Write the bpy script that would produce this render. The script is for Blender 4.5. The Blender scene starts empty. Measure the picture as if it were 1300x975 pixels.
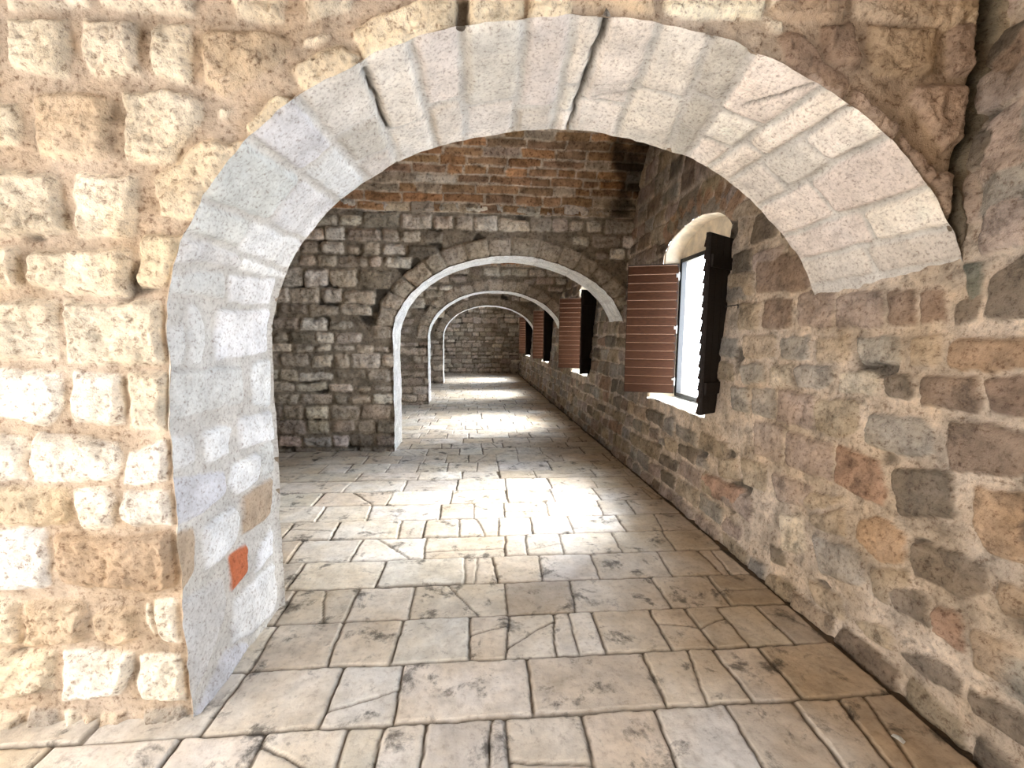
FRONT_STONES=[
('w',[(-1.348,2.808),(-1.020,2.830),(-1.024,2.757),(-1.223,2.749),(-1.344,2.767)]),
('w',[(-1.640,2.803),(-1.373,2.821),(-1.370,2.760),(-1.647,2.732)]),
('w',[(-0.903,2.853),(-0.688,2.868),(-0.704,2.745),(-0.877,2.750)]),
('w',[(-0.624,2.872),(-0.443,2.885),(-0.451,2.804),(-0.629,2.755)]),
('w',[(-1.649,2.717),(-1.466,2.721),(-1.450,2.611),(-1.470,2.511),(-1.669,2.521)]),
('w',[(-1.417,2.726),(-1.217,2.724),(-1.206,2.525),(-1.385,2.523),(-1.387,2.562),(-1.429,2.586)]),
('w',[(-1.152,2.720),(-1.031,2.735),(-1.040,2.501),(-1.173,2.534),(-1.180,2.653)]),
('t',[(-1.000,2.711),(-0.722,2.720),(-0.680,2.669),(-0.710,2.622),(-0.818,2.562),(-0.933,2.474),(-1.006,2.530)]),
('w',[(-0.645,2.712),(-0.532,2.724),(-0.590,2.674),(-0.646,2.663)]),
('w',[(-1.781,2.424),(-1.649,2.417),(-1.662,2.284),(-1.796,2.278)]),
('t',[(-1.605,2.467),(-1.342,2.472),(-1.350,2.251),(-1.542,2.229),(-1.598,2.246),(-1.608,2.366)]),
('w',[(-1.291,2.483),(-1.055,2.487),(-1.000,2.449),(-1.021,2.380),(-1.140,2.229),(-1.243,2.233),(-1.301,2.258)]),
('w',[(-0.967,2.445),(-0.884,2.455),(-0.951,2.391)]),
('w',[(-1.804,2.211),(-1.515,2.187),(-1.499,1.974),(-1.832,1.951)]),
('w',[(-1.465,2.205),(-1.237,2.205),(-1.251,2.135),(-1.296,1.965),(-1.482,1.960)]),
('w',[(-1.835,1.917),(-1.677,1.921),(-1.692,1.771),(-1.850,1.782)]),
('w',[(-1.646,1.913),(-1.299,1.931),(-1.327,1.748),(-1.665,1.771)]),
('c',[(-0.874,2.392),(-0.740,2.503),(-0.635,2.462),(-0.800,2.306)]),
('c',[(-0.694,2.595),(-0.527,2.694),(-0.435,2.662),(-0.446,2.573),(-0.615,2.462)]),
('c',[(-0.475,2.735),(-0.288,2.831),(-0.070,2.905),(-0.065,2.758),(-0.224,2.688),(-0.408,2.595)]),
('c',[(-0.021,2.913),(0.189,2.928),(0.191,2.785),(-0.018,2.755)]),
('c',[(0.201,2.928),(0.391,2.941),(0.373,2.796),(0.203,2.785)]),
('c',[(-1.203,2.187),(-1.001,2.339),(-0.846,2.332),(-0.901,2.246),(-1.071,2.028),(-1.192,2.039)]),
('c',[(-1.267,1.994),(-1.085,1.970),(-1.188,1.777),(-1.297,1.778)]),
('w',[(-1.855,1.731),(-1.575,1.735),(-1.597,1.489),(-1.882,1.488)]),
('w',[(-1.556,1.730),(-1.216,1.741),(-1.196,1.587),(-1.203,1.481),(-1.570,1.489)]),
('W',[(-1.884,1.470),(-1.581,1.450),(-1.585,1.314),(-1.662,1.239),(-1.904,1.286)]),
('W',[(-1.544,1.465),(-1.364,1.450),(-1.365,1.252),(-1.577,1.253)]),
('w',[(-1.349,1.466),(-1.192,1.466),(-1.206,1.225),(-1.352,1.236)]),
('W',[(-1.912,1.210),(-1.735,1.193),(-1.752,1.023),(-1.932,1.027)]),
('W',[(-1.719,1.224),(-1.413,1.190),(-1.392,1.096),(-1.426,1.027),(-1.739,1.014)]),
('W',[(-1.388,1.143),(-1.211,1.188),(-1.212,1.013),(-1.399,1.007)]),
('y',[(-1.934,1.005),(-1.599,1.005),(-1.576,0.877),(-1.614,0.839),(-1.950,0.861)]),
('W',[(-1.586,0.998),(-1.457,1.002),(-1.419,0.937),(-1.441,0.834),(-1.558,0.825)]),
('W',[(-1.395,0.985),(-1.205,0.981),(-1.212,0.828),(-1.368,0.839),(-1.414,0.889)]),
('G',[(-1.952,0.836),(-1.699,0.842),(-1.688,0.751),(-1.704,0.582),(-1.980,0.577)]),
('b',[(-1.668,0.815),(-1.223,0.809),(-1.216,0.736),(-1.221,0.558),(-1.661,0.577),(-1.685,0.686)]),
('w',[(-1.982,0.560),(-1.828,0.544),(-1.848,0.345),(-2.006,0.343)]),
('t',[(-1.815,0.533),(-1.598,0.534),(-1.573,0.449),(-1.600,0.331),(-1.835,0.327)]),
('t',[(-1.567,0.449),(-1.497,0.506),(-1.385,0.494),(-1.370,0.371),(-1.453,0.313),(-1.556,0.329)]),
('W',[(-1.348,0.513),(-1.313,0.495),(-1.323,0.351),(-1.350,0.404)]),
('W',[(-1.305,0.532),(-1.208,0.527),(-1.215,0.328),(-1.308,0.351)]),
('w',[(-2.008,0.319),(-1.720,0.314),(-1.717,0.149),(-2.032,0.100)]),
('W',[(-1.691,0.302),(-1.408,0.304),(-1.416,0.200),(-1.476,0.099),(-1.696,0.085)]),
('W',[(-1.395,0.286),(-1.218,0.294),(-1.220,0.064),(-1.395,0.076)]),
('w',[(-2.036,0.065),(-1.847,0.060),(-1.871,-0.033),(-2.046,-0.031)]),
('g',[(-1.837,0.069),(-1.713,0.061),(-1.716,-0.034),(-1.847,-0.039)]),
('w',[(-1.690,0.060),(-1.635,0.038),(-1.644,-0.039),(-1.699,-0.042)]),
('t',[(-1.627,0.020),(-1.572,0.027),(-1.579,-0.054),(-1.633,-0.050)]),
('t',[(-1.559,0.040),(-1.459,0.044),(-1.450,-0.046),(-1.559,-0.063)]),
('g',[(-1.398,0.040),(-1.221,0.046),(-1.215,-0.048),(-1.397,-0.067)]),
('p',[(1.252,2.803),(1.278,2.843),(1.530,2.604),(1.471,2.565),(1.408,2.622),(1.261,2.686)]),
('d',[(1.206,2.839),(1.264,2.862),(1.397,2.747),(1.551,2.672),(1.506,2.566),(1.419,2.614),(1.268,2.675)]),
('p',[(1.560,2.651),(1.671,2.581),(1.786,2.494),(1.759,2.414),(1.685,2.452),(1.542,2.550)]),
('p',[(1.806,2.479),(1.945,2.359),(2.017,2.217),(1.926,2.272),(1.779,2.399)]),
('p',[(1.956,2.327),(2.067,2.315),(2.121,2.188),(2.130,1.996),(1.963,2.208)]),
('d',[(1.396,2.879),(1.536,2.897),(1.589,2.704),(1.486,2.707),(1.393,2.791)]),
('t',[(1.606,2.884),(1.917,2.897),(1.931,2.723),(1.817,2.695),(1.624,2.700)]),
('p',[(1.944,2.905),(2.074,2.922),(2.082,2.719),(1.976,2.704)]),
('p',[(1.830,2.671),(2.078,2.694),(2.097,2.460),(1.994,2.408),(1.925,2.531),(1.808,2.618)]),
('w',[(1.156,2.979),(1.476,3.001),(1.472,2.934),(1.174,2.915)]),
('t',[(1.526,3.004),(1.763,3.020),(1.768,2.918),(1.543,2.897)]),
('t',[(1.798,3.023),(2.182,3.049),(2.133,2.935),(1.817,2.915)]),
('w',[(1.128,2.906),(1.251,2.899),(1.248,2.850),(1.188,2.858)])]
RIGHT_STONES=[
('e',[(1.814,1.947),(1.699,1.932),(1.692,1.825),(1.700,1.739),(1.747,1.765)]),
('d',[(3.320,2.258),(2.810,2.179),(2.656,2.001),(2.681,1.901),(3.220,1.955)]),
('t',[(3.675,2.159),(3.327,2.122),(3.250,1.958),(3.619,1.935)]),
('t',[(3.417,1.894),(3.157,1.885),(3.109,1.675),(3.384,1.668)]),
('d',[(3.123,1.894),(2.811,1.883),(2.781,1.675),(3.073,1.675)]),
('p',[(2.776,1.890),(2.477,1.881),(2.445,1.664),(2.715,1.673)]),
('p',[(2.456,1.861),(2.152,1.856),(2.115,1.662),(2.414,1.654)]),
('d',[(2.137,1.847),(1.982,1.850),(1.934,1.673),(2.103,1.670)]),
('d',[(1.967,1.852),(1.860,1.854),(1.811,1.677),(1.926,1.673)]),
('k',[(1.674,1.868),(1.548,1.965),(1.502,1.682),(1.665,1.698)]),
('k',[(1.805,1.769),(1.692,1.809),(1.681,1.696),(1.786,1.666)]),
('t',[(3.304,1.642),(2.920,1.639),(2.893,1.482),(3.239,1.455)]),
('g',[(2.882,1.612),(2.598,1.632),(2.576,1.467),(2.833,1.463)]),
('t',[(2.562,1.613),(2.310,1.622),(2.282,1.483),(2.519,1.470)]),
('g',[(2.272,1.613),(2.016,1.629),(1.991,1.495),(2.208,1.466)]),
('t',[(1.966,1.621),(1.833,1.632),(1.793,1.499),(1.941,1.483)]),
('o',[(1.787,1.597),(1.736,1.631),(1.491,1.621),(1.473,1.510),(1.589,1.483),(1.768,1.490)]),
('g',[(3.318,1.395),(3.066,1.451),(2.981,1.388),(2.968,1.294),(3.224,1.267)]),
('w',[(2.953,1.418),(2.730,1.443),(2.706,1.300),(2.921,1.276)]),
('g',[(2.678,1.436),(2.415,1.462),(2.380,1.400),(2.444,1.315),(2.657,1.306)]),
('w',[(2.367,1.420),(2.126,1.459),(2.071,1.386),(2.106,1.309),(2.342,1.300)]),
('k',[(2.060,1.443),(1.937,1.464),(1.895,1.379),(1.910,1.317),(2.045,1.317)]),
('d',[(1.884,1.443),(1.637,1.470),(1.609,1.309),(1.867,1.308)]),
('d',[(1.622,1.465),(1.470,1.490),(1.443,1.329),(1.590,1.312)]),
('g',[(3.385,1.225),(3.141,1.252),(3.094,1.051),(3.306,1.039)]),
('g',[(3.120,1.243),(2.845,1.269),(2.799,1.064),(3.035,1.043)]),
('p',[(2.822,1.271),(2.504,1.274),(2.465,1.059),(2.789,1.055)]),
('y',[(2.487,1.257),(2.192,1.284),(2.160,1.123),(2.292,1.050),(2.462,1.079)]),
('g',[(2.126,1.219),(1.859,1.265),(1.800,1.214),(1.778,1.093),(1.929,1.060),(2.098,1.078)]),
('d',[(1.753,1.259),(1.567,1.291),(1.435,1.277),(1.405,1.100),(1.700,1.052)]),
('p',[(3.026,1.004),(2.719,1.052),(2.677,0.793),(2.946,0.778)]),
('p',[(2.680,1.013),(2.315,1.027),(2.258,0.805),(2.631,0.790)]),
('r',[(2.288,1.033),(2.009,1.015),(1.935,0.874),(1.948,0.785),(2.245,0.796)]),
('k',[(1.932,1.009),(1.670,1.061),(1.634,0.860),(1.875,0.771)]),
('o',[(1.595,1.027),(1.396,1.044),(1.356,0.803),(1.497,0.768),(1.575,0.845)]),
('y',[(3.426,0.649),(3.149,0.699),(3.110,0.539),(3.338,0.490)]),
('y',[(3.132,0.716),(2.833,0.742),(2.789,0.550),(3.046,0.523)]),
('r',[(3.593,0.457),(3.050,0.498),(2.985,0.311),(3.552,0.302)]),
('p',[(2.776,0.709),(2.393,0.746),(2.424,0.593),(2.679,0.530)]),
('t',[(2.433,0.698),(2.170,0.742),(2.165,0.717),(2.397,0.589),(2.446,0.609)]),
('w',[(2.660,0.478),(2.454,0.521),(2.387,0.333),(2.543,0.255)]),
('t',[(2.405,0.566),(2.151,0.696),(2.117,0.553),(2.348,0.503)]),
('o',[(2.074,0.684),(1.958,0.749),(1.824,0.708),(1.810,0.569),(1.915,0.525),(2.068,0.584)]),
('g',[(2.375,0.457),(2.044,0.535),(1.982,0.478),(1.990,0.355),(2.253,0.282)]),
('k',[(1.793,0.684),(1.588,0.721),(1.486,0.705),(1.478,0.610),(1.556,0.538),(1.766,0.539)]),
('k',[(1.857,0.461),(1.683,0.495),(1.644,0.356),(1.823,0.343)]),
('r',[(1.653,0.462),(1.550,0.504),(1.510,0.344),(1.634,0.352)]),
('b',[(1.523,0.464),(1.344,0.492),(1.334,0.336),(1.485,0.316)]),
('b',[(1.462,0.674),(1.343,0.722),(1.320,0.582),(1.432,0.561)]),
('y',[(2.021,0.172),(1.807,0.259),(1.770,0.147),(1.929,0.115)]),
('k',[(1.763,0.172),(1.616,0.256),(1.494,0.254),(1.491,0.168),(1.652,0.132)]),
('k',[(1.483,0.239),(1.270,0.283),(1.251,0.168),(1.455,0.145)]),
('k',[(2.704,0.251),(2.533,0.275),(2.508,0.163),(2.647,0.142)]),
('t',[(2.347,0.201),(2.098,0.252),(2.045,0.117),(2.261,0.091)]),
('t',[(1.973,0.483),(1.796,0.557),(1.770,0.496),(1.856,0.326),(1.928,0.363)]),
('d',[(1.839,2.799),(1.699,2.876),(1.657,2.619),(1.779,2.563)]),
('p',[(1.804,2.543),(1.650,2.581),(1.597,2.260),(1.770,2.227)]),
('p',[(1.763,2.183),(1.591,2.220),(1.550,1.977),(1.730,1.943)])]
JAMB_STONES=[
('l',[(1.607,0.011),(1.620,0.145),(1.480,0.149),(1.472,0.037),(1.542,0.004)]),
('l',[(1.683,0.172),(1.671,0.259),(1.600,0.317),(1.475,0.277),(1.483,0.166)]),
('L',[(1.679,0.377),(1.724,0.952),(1.512,0.954),(1.480,0.407),(1.608,0.392)]),
('l',[(1.763,-0.007),(1.811,0.391),(1.718,0.443),(1.703,0.251),(1.703,0.014)]),
('L',[(1.807,0.430),(1.868,0.929),(1.741,0.943),(1.712,0.482)]),
('l',[(1.460,0.030),(1.449,0.640),(1.266,0.628),(1.255,0.388),(1.255,0.016)]),
('L',[(1.458,0.758),(1.481,0.972),(1.215,0.963),(1.247,0.734)]),
('l',[(1.187,0.013),(1.178,0.172),(1.052,0.175),(1.045,-0.005)]),
('L',[(1.173,0.228),(1.190,0.410),(1.158,0.506),(1.033,0.444),(1.023,0.242)]),
('L',[(1.202,0.552),(1.197,0.961),(1.018,0.941),(1.039,0.558)]),
('L',[(0.985,0.454),(0.992,0.762),(0.826,0.732),(0.815,0.507),(0.891,0.427)]),
('l',[(1.017,0.794),(1.016,0.951),(0.833,0.941),(0.846,0.774)]),
('v',[(1.025,-0.002),(0.967,0.398),(0.867,0.417),(0.814,0.159),(0.833,-0.021)]),
('b',[(0.808,-0.042),(0.792,0.131),(0.716,0.147),(0.597,0.120),(0.555,-0.022),(0.569,-0.044)]),
('L',[(0.769,0.179),(0.791,0.463),(0.706,0.519),(0.591,0.488),(0.557,0.380),(0.566,0.194)]),
('b',[(0.803,0.547),(0.811,0.917),(0.587,0.902),(0.600,0.541)]),
('r',[(0.547,0.394),(0.549,0.579),(0.392,0.578),(0.363,0.396)]),
('L',[(0.464,0.710),(0.525,0.906),(0.361,0.887),(0.348,0.638)]),
('l',[(0.536,-0.030),(0.476,0.332),(0.370,0.350),(0.255,0.283),(0.050,-0.033)]),
('L',[(0.321,0.391),(0.320,0.893),(0.030,0.894),(0.041,0.631),(0.109,0.366)]),
('v',[(0.129,0.298),(0.032,0.554),(-0.054,0.093),(0.006,-0.007)])]
RING=[(1.791, 1.867), (1.886, 1.913), (2.0, 2.058), (2.209, 2.269), (2.37, 2.405), (2.553, 2.533), (2.68, 2.68), (2.807, 2.786), (2.954, 2.956), (3.069, 3.092), (3.14, 3.15), (3.263, 3.324), (3.387, 3.52), (3.501, 3.594), (3.712, 3.688), (3.808, 3.787), (3.939, 3.951), (4.139, 4.123), (4.292, 4.258), (4.407, 4.396)]
ROW_Y=[1.711, 2.056, 2.405, 2.748, 3.102, 3.452, 3.805, 4.167]
ROW_JOINTS=[[(-1.645, -1.642), (-1.171, -1.164), (-0.846, -0.839), (-0.523, -0.515), (-0.377, -0.384), (-0.201, -0.205), (0.123, 0.123), (0.45, 0.436), (0.773, 0.746), (1.092, 1.079), (1.409, 1.383), (1.628, 1.557)], [(-1.086, -1.106), (-0.637, -0.645), (-0.353, -0.345), (0.257, 0.245), (0.85, 0.836), (1.226, 1.237), (1.472, 1.468)], [(-1.099, -1.086), (-0.743, -0.723), (-0.41, -0.419), (-0.032, -0.035), (0.191, 0.151), (0.449, 0.405), (0.678, 0.668), (1.027, 1.014), (1.245, 1.251), (1.443, 1.439), (1.684, 1.696)], [(-1.135, -1.122), (-0.743, -0.745), (-0.392, -0.387), (0.196, 0.182), (0.619, 0.589), (1.18, 1.173), (1.574, 1.55)], [(-1.206, -1.204), (-0.643, -0.645), (-0.075, -0.077), (0.121, 0.145), (0.464, 0.443), (0.852, 0.834), (1.374, 1.338)], [(-1.355, -1.337), (-0.895, -0.903), (-0.398, -0.384), (0.237, 0.215), (0.403, 0.384), (0.682, 0.658), (1.121, 1.105), (1.558, 1.525)], [(-1.173, -1.149), (-0.651, -0.629), (-0.436, -0.431), (-0.146, -0.138), (0.204, 0.186), (0.487, 0.467), (0.826, 0.814), (1.274, 1.257), (1.641, 1.575)], [(-1.412, -1.385), (-0.987, -0.958), (-0.332, -0.323), (-0.018, -0.017), (0.268, 0.259), (0.684, 0.666), (1.2, 1.166), (1.499, 1.47)]]
import bpy, bmesh, math, random
import numpy as np
from mathutils import Matrix, Vector

# ------------------------------------------------------------------ setup
scene = bpy.context.scene
COL = scene.collection
rng = np.random.default_rng(7)

PAL = {
 'w': (.76,.68,.56), 'W': (.85,.81,.74), 'c': (.75,.66,.51), 't': (.60,.49,.37), 'y': (.58,.48,.36),
 'b': (.50,.39,.29), 'G': (.80,.79,.77), 'g': (.50,.46,.41), 'p': (.56,.46,.40), 'd': (.37,.28,.22),
 'k': (.31,.26,.21), 'o': (.60,.43,.30), 'r': (.54,.37,.28), 'L': (.86,.87,.89), 'l': (.68,.68,.67),
 'v': (.62,.62,.66), 'e': (.20,.205,.175)}
RED_BRICK = (.55,.17,.08)

# ------------------------------------------------------------------ noise
def _h(i, j, k, seed):
    n = (i*374761393 + j*668265263 + k*2147483647 + seed*1274126177) & 0xFFFFFFFF
    n = ((n ^ (n >> 13)) * 1274126177) & 0xFFFFFFFF
    n = ((n ^ (n >> 16)) * 2246822519) & 0xFFFFFFFF
    return n ^ (n >> 15)
def noise(P, f=1.0, seed=0):
    """gradient noise, about -1..1"""
    Q = np.asarray(P, np.float64)*f + seed*17.31
    I = np.floor(Q).astype(np.int64); F = Q - I
    W = F*F*F*(F*(F*6-15)+10)
    out = 0
    for a in (0,1):
        wa = W[...,0] if a else 1-W[...,0]
        for b in (0,1):
            wb = W[...,1] if b else 1-W[...,1]
            for c in (0,1):
                wc = W[...,2] if c else 1-W[...,2]
                hh = _h(I[...,0]+a, I[...,1]+b, I[...,2]+c, seed)
                gx = ((hh & 1023)/511.5-1); gy = (((hh >> 10) & 1023)/511.5-1); gz = (((hh >> 20) & 1023)/511.5-1)
                out = out + wa*wb*wc*(gx*(F[...,0]-a)+gy*(F[...,1]-b)+gz*(F[...,2]-c))
    return out*1.3
def fbm(P, f, seed=0, octv=3, gain=.5):
    s = 0; a = 1.0
    for o in range(octv):
        s = s + a*noise(P, f*2**o, seed+o*3); a *= gain
    return s
def sstep(a, b, x):
    t = np.clip((x-a)/(b-a), 0, 1); return t*t*(3-2*t)
def chips(B):
    """how far a stone corner at B is worn away"""
    return .004+.022*np.clip(noise(B,9,81)-.12,0,1)+.014*np.clip(noise(B,24,82)-.1,0,1)
def wobble(P):
    """slow unevenness shared by every masonry surface, so that edges meet"""
    d = np.stack([.016*noise(P,2.1,50+i)+.008*noise(P,6.5,60+i)+.005*noise(P,17,70+i) for i in range(3)], -1)
    return d

# ------------------------------------------------------------------ materials
def nodes(name):
    m = bpy.data.materials.new(name); m.use_nodes = True
    nt = m.node_tree; b = nt.nodes['Principled BSDF']
    return m, nt, b
def N(nt, t, **k):
    n = nt.nodes.new(t)
    for a, v in k.items():
        if a.startswith('i_'):
            key = a[2:]; key = int(key) if key.isdigit() else key.replace('_', ' ')
            n.inputs[key].default_value = v
        else: setattr(n, a, v)
    return n
def ramp(nt, stops, src):
    r = nt.nodes.new('ShaderNodeValToRGB'); e = r.color_ramp.elements
    e[0].position, e[0].color = stops[0][0], (*stops[0][1],1)
    e[1].position, e[1].color = stops[-1][0], (*stops[-1][1],1)
    for p, c in stops[1:-1]:
        q = e.new(p); q.color = (*c,1)
    nt.links.new(src, r.inputs[0]); return r
def mul(nt, a, b, f=1.0, mode='MULTIPLY'):
    m = nt.nodes.new('ShaderNodeMix'); m.data_type = 'RGBA'; m.blend_type = mode
    m.inputs[0].default_value = f
    nt.links.new(a, m.inputs[6]); nt.links.new(b, m.inputs[7]); return m.outputs[2]
def g3(v): return (v, v, v)

def stone_material(name, mott=.35, pit=.5, pitscale=45, bump=.5, rough=.9, stain=.3, spots=0.0, fine=120, spec=.25):
    m, nt, b = nodes(name)
    at = N(nt, 'ShaderNodeVertexColor', layer_name='col')
    tc = N(nt, 'ShaderNodeTexCoord')
    def nz(scale, det=6, ro=.6, dist=0):
        n = N(nt, 'ShaderNodeTexNoise', i_Scale=scale, i_Detail=det, i_Roughness=ro, i_Distortion=dist)
        nt.links.new(tc.outputs['Object'], n.inputs['Vector']); return n.outputs['Fac']
    c = at.outputs['Color']
    n1 = nz(7, 8, .65)
    c = mul(nt, c, ramp(nt, [(.30,g3(1-mott)),(.5,g3(1)),(.70,g3(1+mott*.7))], n1).outputs[0])
    n2 = nz(pitscale, 7, .74, .15)
    c = mul(nt, c, ramp(nt, [(.36,(1-pit*.88,1-pit,1-pit*1.06)),(.47,g3(1)),(.62,g3(1+.25*pit))], n2).outputs[0])
    n3 = nz(2.3, 6, .6)
    c = mul(nt, c, ramp(nt, [(.38,(1,1,1)),(.62,(1-.25*stain,1-.45*stain,1-.75*stain))], n3).outputs[0])
    if spots > 0:
        n4 = nz(5.0, 9, .72, .3)
        c = mul(nt, c, ramp(nt, [(.55,(1,1,1)),(.64,g3(1-spots))], n4).outputs[0])
    nt.links.new(c, b.inputs['Base Color'])
    b.inputs['Roughness'].default_value = rough
    b.inputs['Specular IOR Level'].default_value = spec
    n5 = nz(fine, 4, .6)
    bp = N(nt, 'ShaderNodeBump', i_Strength=bump, i_Distance=.012)
    nt.links.new(n2, bp.inputs['Height'])
    bp2 = N(nt, 'ShaderNodeBump', i_Strength=bump*.7, i_Distance=.005)
    nt.links.new(n5, bp2.inputs['Height']); nt.links.new(bp.outputs[0], bp2.inputs['Normal'])
    nt.links.new(bp2.outputs[0], b.inputs['Normal'])
    return m

def flat_material(name, col, rough=.6, spec=.4, metal=0, var=.15, scale=(8,8,8), bump=.1, nscale=12):
    m, nt, b = nodes(name)
    tc = N(nt, 'ShaderNodeTexCoord'); mp = N(nt, 'ShaderNodeMapping'); mp.inputs['Scale'].default_value = scale
    nt.links.new(tc.outputs['Object'], mp.inputs[0])
    n = N(nt, 'ShaderNodeTexNoise', i_Scale=nscale, i_Detail=6, i_Roughness=.6); nt.links.new(mp.outputs[0], n.inputs['Vector'])
    r = ramp(nt, [(.3,tuple(c*(1-var) for c in col)),(.7,tuple(c*(1+var) for c in col))], n.outputs['Fac'])
    nt.links.new(r.outputs[0], b.inputs['Base Color'])
    b.inputs['Roughness'].default_value = rough; b.inputs['Metallic'].default_value = metal
    b.inputs['Specular IOR Level'].default_value = spec
    bp = N(nt, 'ShaderNodeBump', i_Strength=bump, i_Distance=.004)
    nt.links.new(n.outputs['Fac'], bp.inputs['Height']); nt.links.new(bp.outputs[0], b.inputs['Normal'])
    return m

M_FRONT = stone_material('rough_pale_limestone', mott=.36, pit=.62, pitscale=40, bump=1.0, stain=.30)
M_LINING = stone_material('dressed_white_limestone', mott=.22, pit=.48, pitscale=62, bump=.7, stain=.12)
M_SIDE = stone_material('weathered_brown_stone', mott=.50, pit=.55, pitscale=42, bump=.9, stain=.35, spots=.45)
M_CROSS = stone_material('grey_brown_rubble_stone', mott=.40, pit=.5, pitscale=28, bump=.9, stain=.25, spots=.3)
M_VAULT = stone_material('brown_tuff_block', mott=.5, pit=.7, pitscale=26, bump=.9, stain=.15, spots=.45)
M_FLOOR = stone_material('worn_floor_flagstone', mott=.22, pit=.22, pitscale=30, bump=.25, rough=.62, stain=.30, spots=.72, spec=.35)
M_WOOD = flat_material('red_brown_shutter_wood', (.034,.0118,.0042), rough=.6, spec=.12, var=.45, scale=(3,3,40), nscale=6, bump=.3)
M_SLAT_LIGHT = flat_material('painted_slat_light_line', (.24,.14,.09), rough=.6, var=.4, scale=(3,30,30), nscale=6)  # pale colour stands in for light showing between the slats
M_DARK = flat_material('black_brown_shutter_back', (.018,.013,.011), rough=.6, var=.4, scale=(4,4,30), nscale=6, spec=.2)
M_IRON = flat_material('black_painted_iron', (.015,.014,.014), rough=.5, var=.3)
M_STEEL = flat_material('worn_hinge_metal', (.45,.44,.42), rough=.4, metal=.9, var=.2)
M_SILL = flat_material('pale_sill_stone', (.80,.77,.70), rough=.8, var=.12, bump=.4, nscale=10)
M_REVEAL = flat_material('warm_reveal_plaster', (.82,.70,.54), rough=.9, var=.22, bump=.8, nscale=1.5, scale=(6,6,6))
M_PAPER = flat_material('white_paper', (.85,.85,.82), rough=.8, var=.05)
mg, nt, b = nodes('clear_glass')
tr = N(nt, 'ShaderNodeBsdfTransparent'); gl = N(nt, 'ShaderNodeBsdfGlossy', i_Roughness=.02)
mx = N(nt, 'ShaderNodeMixShader', i_Fac=.06)
nt.links.new(tr.outputs[0], mx.inputs[1]); nt.links.new(gl.outputs[0], mx.inputs[2])
nt.links.new(mx.outputs[0], nt.nodes['Material Output'].inputs['Surface']); nt.nodes.remove(b)
M_GLASS = mg

# ------------------------------------------------------------------ mesh helpers
def link_mesh(name, verts, faces, mat, parent=None, cols=None, smooth=True):
    me = bpy.data.meshes.new(name)
    verts = np.asarray(verts, np.float32); faces = np.asarray(faces, np.int32)
    me.vertices.add(len(verts)); me.vertices.foreach_set('co', verts.ravel())
    nf = len(faces)
    me.loops.add(nf*4); me.loops.foreach_set('vertex_index', faces.ravel())
    me.polygons.add(nf); me.polygons.foreach_set('loop_start', np.arange(0, nf*4, 4, dtype=np.int32))
    me.polygons.foreach_set('loop_total', np.full(nf, 4, np.int32))
    me.update(calc_edges=True)
    if smooth: me.polygons.foreach_set('use_smooth', np.ones(nf, bool))
    if cols is not None:
        a = me.color_attributes.new('col', 'FLOAT_COLOR', 'POINT')
        rgba = np.ones((len(verts),4), np.float32); rgba[:,:3] = cols
        a.data.foreach_set('color', rgba.ravel())
    me.materials.append(mat)
    o = bpy.data.objects.new(name, me); COL.objects.link(o)
    if parent: o.parent = parent
    return o
def structure(o): o['kind'] = 'structure'; return o

def hull(pts):
    pts = sorted(set(pts))
    def half(ps):
        h = []
        for p in ps:
            while len(h) > 1 and (h[-1][0]-h[-2][0])*(p[1]-h[-2][1])-(h[-1][1]-h[-2][1])*(p[0]-h[-2][0]) <= 0: h.pop()
            h.append(p)
        return h
    a, b_ = half(pts), half(pts[::-1]); return a[:-1]+b_[:-1]      # counter-clockwise

def stone(poly, col, prot=None, jit=.10):
    j = 1 + jit*rng.normal()*.8
    h = rng.normal(0, .008, 3)*jit/.1
    c = tuple(np.clip(np.array(col)*j*(1+h), .01, .93))
    return dict(p=poly, c=c, prot=rng.uniform(-1,1) if prot is None else prot, tilt=rng.uniform(-1,1,2))

def courses(bounds, u0, u1, lmin, lmax, cols, gap=.02, jit=.01, cjit=.16, skip=None, wts=None):
    """coursed rubble: rows between the given heights, cut into stones of random length"""
    out = []
    for v0, v1 in zip(bounds[:-1], bounds[1:]):
        u = u0 - rng.uniform(0, lmax)
        while u < u1:
            L = rng.uniform(lmin, lmax)*(.7+.5*min(1.3, (v1-v0)/.2))
            g = gap*rng.uniform(.5, 1.3)/2
            q = [(u+g, v0+g), (u+L-g, v0+g), (u+L-g, v1-g), (u+g, v1-g)]
            if rng.random() < .25 and v1-v0 > .15: q[2] = (q[2][0], q[2][1]-rng.uniform(.0,.05)); q[3] = (q[3][0], q[3][1]-rng.uniform(0,.05))
            q = [(a+rng.normal(0,jit), b_+rng.normal(0,jit)) for a, b_ in q]
            if skip is None or not skip(u+L/2, (v0+v1)/2):
                k = cols[rng.choice(len(cols), p=wts)]
                out.append(stone(q, k, jit=cjit))
            u += L
    return out

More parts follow.
